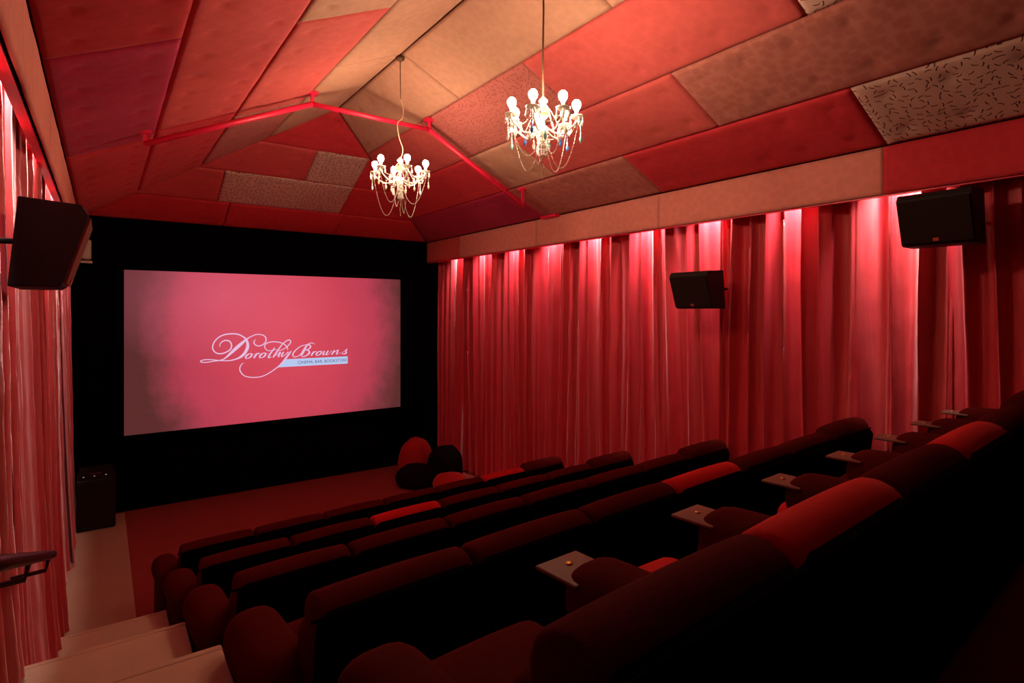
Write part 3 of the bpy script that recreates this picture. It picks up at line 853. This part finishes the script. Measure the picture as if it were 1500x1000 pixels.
# ------------------------------------------------------------------ chandeliers
def crystal(g, p, s):
    x, y, z = p
    g.lathe([(0.0, 0), (.006 * s, -.006 * s), (.003 * s, -.014 * s), (.011 * s, -.032 * s), (.007 * s, -.048 * s), (0.0, -.058 * s)], 6, (x, y, z))
def chandelier(loc, top, R, narm, phase, colors, label, kink, seed, swag):
    rnd = random.Random(seed)
    t = empty('chandelier', loc); tag(t, label, 'chandelier', 'crystal chandeliers on the ceiling ridge')
    L = top - loc[2]
    Geo().lathe([(0, 0), (.05, 0), (.045, -.02), (.015, -.04), (0, -.04)], 16, (0, 0, L)).build('ceiling_rose', M['cord'], t, True)
    if kink:
        pts_up = [(0, 0, L - .03), (0.0, 0, L * .78), (.004, 0, L * .64)]
        Geo().tube(pts_up, .0045, 6).build('cord', M['cord'], t, True)
        p2 = [(.004, 0, L * .64), (.03, 0, L * .58), (.04, .01, L * .53), (.02, 0, L * .47), (-.03, 0, L * .42), (-.012, 0, L * .3), (.03, 0, L * .2), (.0, 0, .13)]
        Geo().tube([tuple(q) for q in catmull(p2, 5)], .0045, 6).build('chain', M['cord_pale'], t, True)
    else:
        Geo().tube([(0, 0, L - .03), (.004, 0, L * .6), (-.003, 0, L * .3), (0, 0, .16)], .007, 6).build('cord', M['cord'], t, True)
    # turned stem
    Geo().lathe([(0, .16), (.012, .15), (.03, .13), (.034, .115), (.012, .10), (.01, .07), (.03, .055), (.042, .03), (.03, .0), (.012, -.012),
                 (.012, -.05), (.028, -.07), (.036, -.10), (.024, -.13), (.010, -.15), (.018, -.18), (.012, -.21), (0, -.22)], 14).build('stem', M['glass'], t, True)
    Geo().lathe([(.0, .062), (.034, .052), (.05, .026), (.036, .002), (0, -.004)], 14, (0, 0, .012)).build('glass_bowl', M['glass_green'], t, True)
    for k in range(narm):
        a = phase + 2 * math.pi * k / narm
        ca, sa = math.cos(a), math.sin(a)
        prof = [(.02, -.06), (.07, -.10), (.14, -.115), (R - .06, -.09), (R - .005, -.045), (R, -.015)]
        cp = catmull(prof, 4)
        arm = Geo().tube([(r_ * ca, r_ * sa, z_) for r_, z_ in cp], .0065, 6).build('arm', M['glass'], t, True)
        Geo().lathe([(.0, -.02), (.02, -.018), (.048, -.002), (.052, .006), (.03, .0), (.012, .004), (.013, .035), (.0, .035)], 12, (R * ca, R * sa, 0)).build('candle_cup', M['glass'], arm, True)
        Geo().lathe([(0, 0), (.012, .0), (.014, .014), (.027, .030), (.032, .050), (.027, .070), (.014, .083), (0, .087)], 12, (R * ca, R * sa, .035)).build('bulb', M['bulb'], arm, True)
        # drops hanging round the cup
        for q in range(6):
            b_ = 2 * math.pi * q / 6 + rnd.uniform(-.2, .2)
            x, y = R * ca + .048 * math.cos(b_), R * sa + .048 * math.sin(b_)
            s = rnd.uniform(.75, 1.15)
            gg = Geo().tube([(x, y, .003), (x, y, -.014)], .0012, 4)
            crystal(gg, (x, y, -.012), s)
            gg.build('crystal_drop', M['glass'], arm, True)
        # one longer pendant per arm
        x, y = (R + .03) * ca, (R + .03) * sa
        gg = Geo()
        for q in range(5):
            crystal(gg, (x, y, -.01 - q * .022), .55)
        crystal(gg, (x, y, -.115), 1.25)
        gg.build('pendant', M[colors[k % len(colors)]], arm, True)
        # bead swag from the arm to the base of the stem
        def beads(p0, p1, sag, nb):
            g_ = Geo()
            for q in range(nb + 1):
                u = q / nb
                px = [p0[j] + (p1[j] - p0[j]) * u for j in range(3)]
                px[2] -= sag * 4 * u * (1 - u)
                g_.lathe([(0, .0052), (.0052, 0), (0, -.0052)], 5, px)
                if q < nb:
                    u2 = (q + 1) / nb
                    p_2 = [p0[j] + (p1[j] - p0[j]) * u2 for j in range(3)]
                    p_2[2] -= sag * 4 * u2 * (1 - u2)
                    g_.tube([px, p_2], .0014, 4, False)
            return g_
        beads(((R + .02) * ca, (R + .02) * sa, -.01), (.03 * ca, .03 * sa, -.17), swag * (0.7 if k % 2 else 1.05), 36).build('bead_chain', M['glass'], t, True)
        a2 = a + 2 * math.pi / narm
        beads((R * ca, R * sa, -.02), (R * math.cos(a2), R * math.sin(a2), -.02), .07, 16).build('bead_chain', M['glass'], t, True)
        beads((R * .55 * ca, R * .55 * sa, -.1), (0, 0, .12), -.02, 16).build('bead_chain', M['glass'], t, True)
        x, y = R * .55 * math.cos(a + .4), R * .55 * math.sin(a + .4)
        gg = Geo().tube([(x, y, -.08), (x, y, -.13)], .0012, 4)
        crystal(gg, (x, y, -.12), 1.3)
        gg.build('crystal_drop', M[colors[(k + 2) % len(colors)]], t, True)
    g3 = Geo()
    for q in range(16):
        g3.lathe([(0, .006), (.006, 0), (0, -.006)], 5, (.004 * math.sin(q), 0, -.22 - q * .0155))
    g3.tube([(0, 0, -.2), (0, 0, -.46)], .0014, 4)
    g3.build('bead_chain', M['glass'], t, True)
    gg = Geo()
    for q in range(9):
        b_ = 2 * math.pi * q / 9
        for w_ in range(5):
            crystal(gg, (.026 * math.cos(b_), .026 * math.sin(b_), -.10 - w_ * .034), .8)
    gg.build('crystal_cluster', M['glass'], t, True)
    return t
chandelier((2.53, 5.50, H + 1.46), RIDGE - .02, .27, 6, 0.35, ['glass', 'glass', 'glass'],
           'crystal chandelier with six lit bulbs hanging nearer the screen', True, 3, .34)
chandelier((2.535, 3.13, H + 1.37), RIDGE - .02, .235, 7, 0.15, ['glass_blue', 'glass', 'glass_teal', 'glass'],
           'crystal chandelier with blue and teal drops hanging nearer the camera', False, 5, .25)

# ------------------------------------------------------------------ bean bags in the front right corner
def bag(x, y, r, h, m, label, seed, squash=1.0, z=0.0):
    rnd = random.Random(seed); o1 = rnd.uniform(0, 50)
    prof = [(0.0, 0.0), (.60, .0), (.90, .08), (1.0, .28), (.97, .50), (.82, .76), (.52, .94), (.2, 1.0), (0.0, 1.0)]
    cp = catmull(prof, 4)
    vs, fs, n = [], [], 36
    for (pr, pz) in cp:
        for k in range(n):
            a = 2 * math.pi * k / n
            q = 1 + .09 * noise.noise(Vector((math.cos(a) * 1.6 + o1, math.sin(a) * 1.6, pz * 1.5))) + .02 * math.sin(a * 7) * (pz ** 2)
            hh = h * max(0, pz) * (1 + .10 * noise.noise(Vector((math.cos(a) * pr + o1, math.sin(a) * pr, 3))))
            vs.append((r * max(0, pr) * q * math.cos(a), r * max(0, pr) * q * math.sin(a) * squash, hh))
    for i in range(len(cp) - 1):
        for k in range(n):
            fs.append((i * n + k, i * n + (k + 1) % n, (i + 1) * n + (k + 1) % n, (i + 1) * n + k))
    t = empty('bean_bag', (x, y, z)); tag(t, label, 'bean bag', 'bean bags in the front right corner')
    link('cover', vs, fs, m, t, True)
    g = Geo()
    for k in range(0, n, 6):
        g.tube([Vector(vs[i * n + k]) * 1.004 for i in range(1, len(cp) - 1)], .006, 5)
    g.build('seam_piping', m, t, True)
    return t
bag(4.72, 9.58, .32, .66, M['beanbag_red'], 'rounded red bean bag against the black wall, standing behind the flat black one', 1)
bag(4.44, 8.98, .36, .36, M['beanbag_dark'], 'low flat black bean bag in front of the tall red one', 2)
bag(5.03, 9.02, .33, .58, M['beanbag_dark'], 'tall black bean bag next to the right curtain', 3)
bag(4.78, 8.40, .30, .27, M['beanbag_red'], 'low bright red bean bag behind the front row, nearest the seats', 4)

# ------------------------------------------------------------------ equipment cabinet in the front left corner
t = empty('equipment_cabinet', (-.07, 9.95, 0)); tag(t, 'black equipment cabinet on the floor in the front left corner', 'cabinet')
o = Geo().box(-.22, .22, -.26, .26, 0.02, .70).build('body', M['speaker'], t)
o.modifiers.new('bevel', 'BEVEL').width = .01
Geo().box(-.20, .20, -.275, -.26, .05, .56).build('door', M['speaker'], t)
for sx_ in (-.18, .18):
    for sy_ in (-.2, .2):
        Geo().box(sx_ - .02, sx_ + .02, sy_ - .02, sy_ + .02, 0, .02).build('foot', M['metal'], t)
t2 = empty('amplifier', (-.07, 9.93, .70)); tag(t2, 'small black amplifier with indicator lights on top of the corner cabinet', 'amplifier')
o = Geo().box(-.19, .19, -.2, .2, 0.0, .10).build('case', M['speaker'], t2)
for q, x in enumerate((-.14, -.06, -.02, .02, .11)):
    Geo().lathe([(0, 0), (.009, 0), (.009, .006), (0, .006)], 8, (x, -.205, .045)).build('knob', M['chrome'] if q % 2 else M['led'], t2)
Geo().tube([(-.07, -.21, .075), (-.07, -.225, .085), (.05, -.225, .085), (.05, -.21, .075)], .004, 6).build('handle', M['chrome'], t2, True)

# small pale fixture on the front wall
t = empty('wall_fixture', (-.19, YS + .04, H + .70)); tag(t, 'small pale wall fixture half hidden behind the left loudspeaker', 'fixture')
Geo().cushion(-.06, .06, -.14, .02, .05, .34, .03, n=6).build('body', M['pale_plastic'], t, True)
Geo().box(-.07, .07, -.10, .02, 0, .035).build('shelf', M['pale_plastic'], t)

# ------------------------------------------------------------------ handrail following the aisle steps
t = empty('handrail', (-.30, 1.2, 0)); tag(t, 'dark wooden handrail sloping down along the left curtain', 'handrail')
def rail_z(y): return H - .637 - (y - 1.92) * .335
rp = [(0.09, y - 1.2, rail_z(y)) for y in (1.2, 2.0, 3.0, 3.72)]
Geo().tube(rp, .022, 10).build('rail', M['rail'], t, True)
for y in (1.5, 2.6, 3.5):
    z = rail_z(y)
    Geo().tube([(0.09, y - 1.2, z - .02), (0.08, y - 1.2, z - .07), (-.09, y - 1.2, z - .08)], .01, 6).build('bracket', M['metal'], t, True)
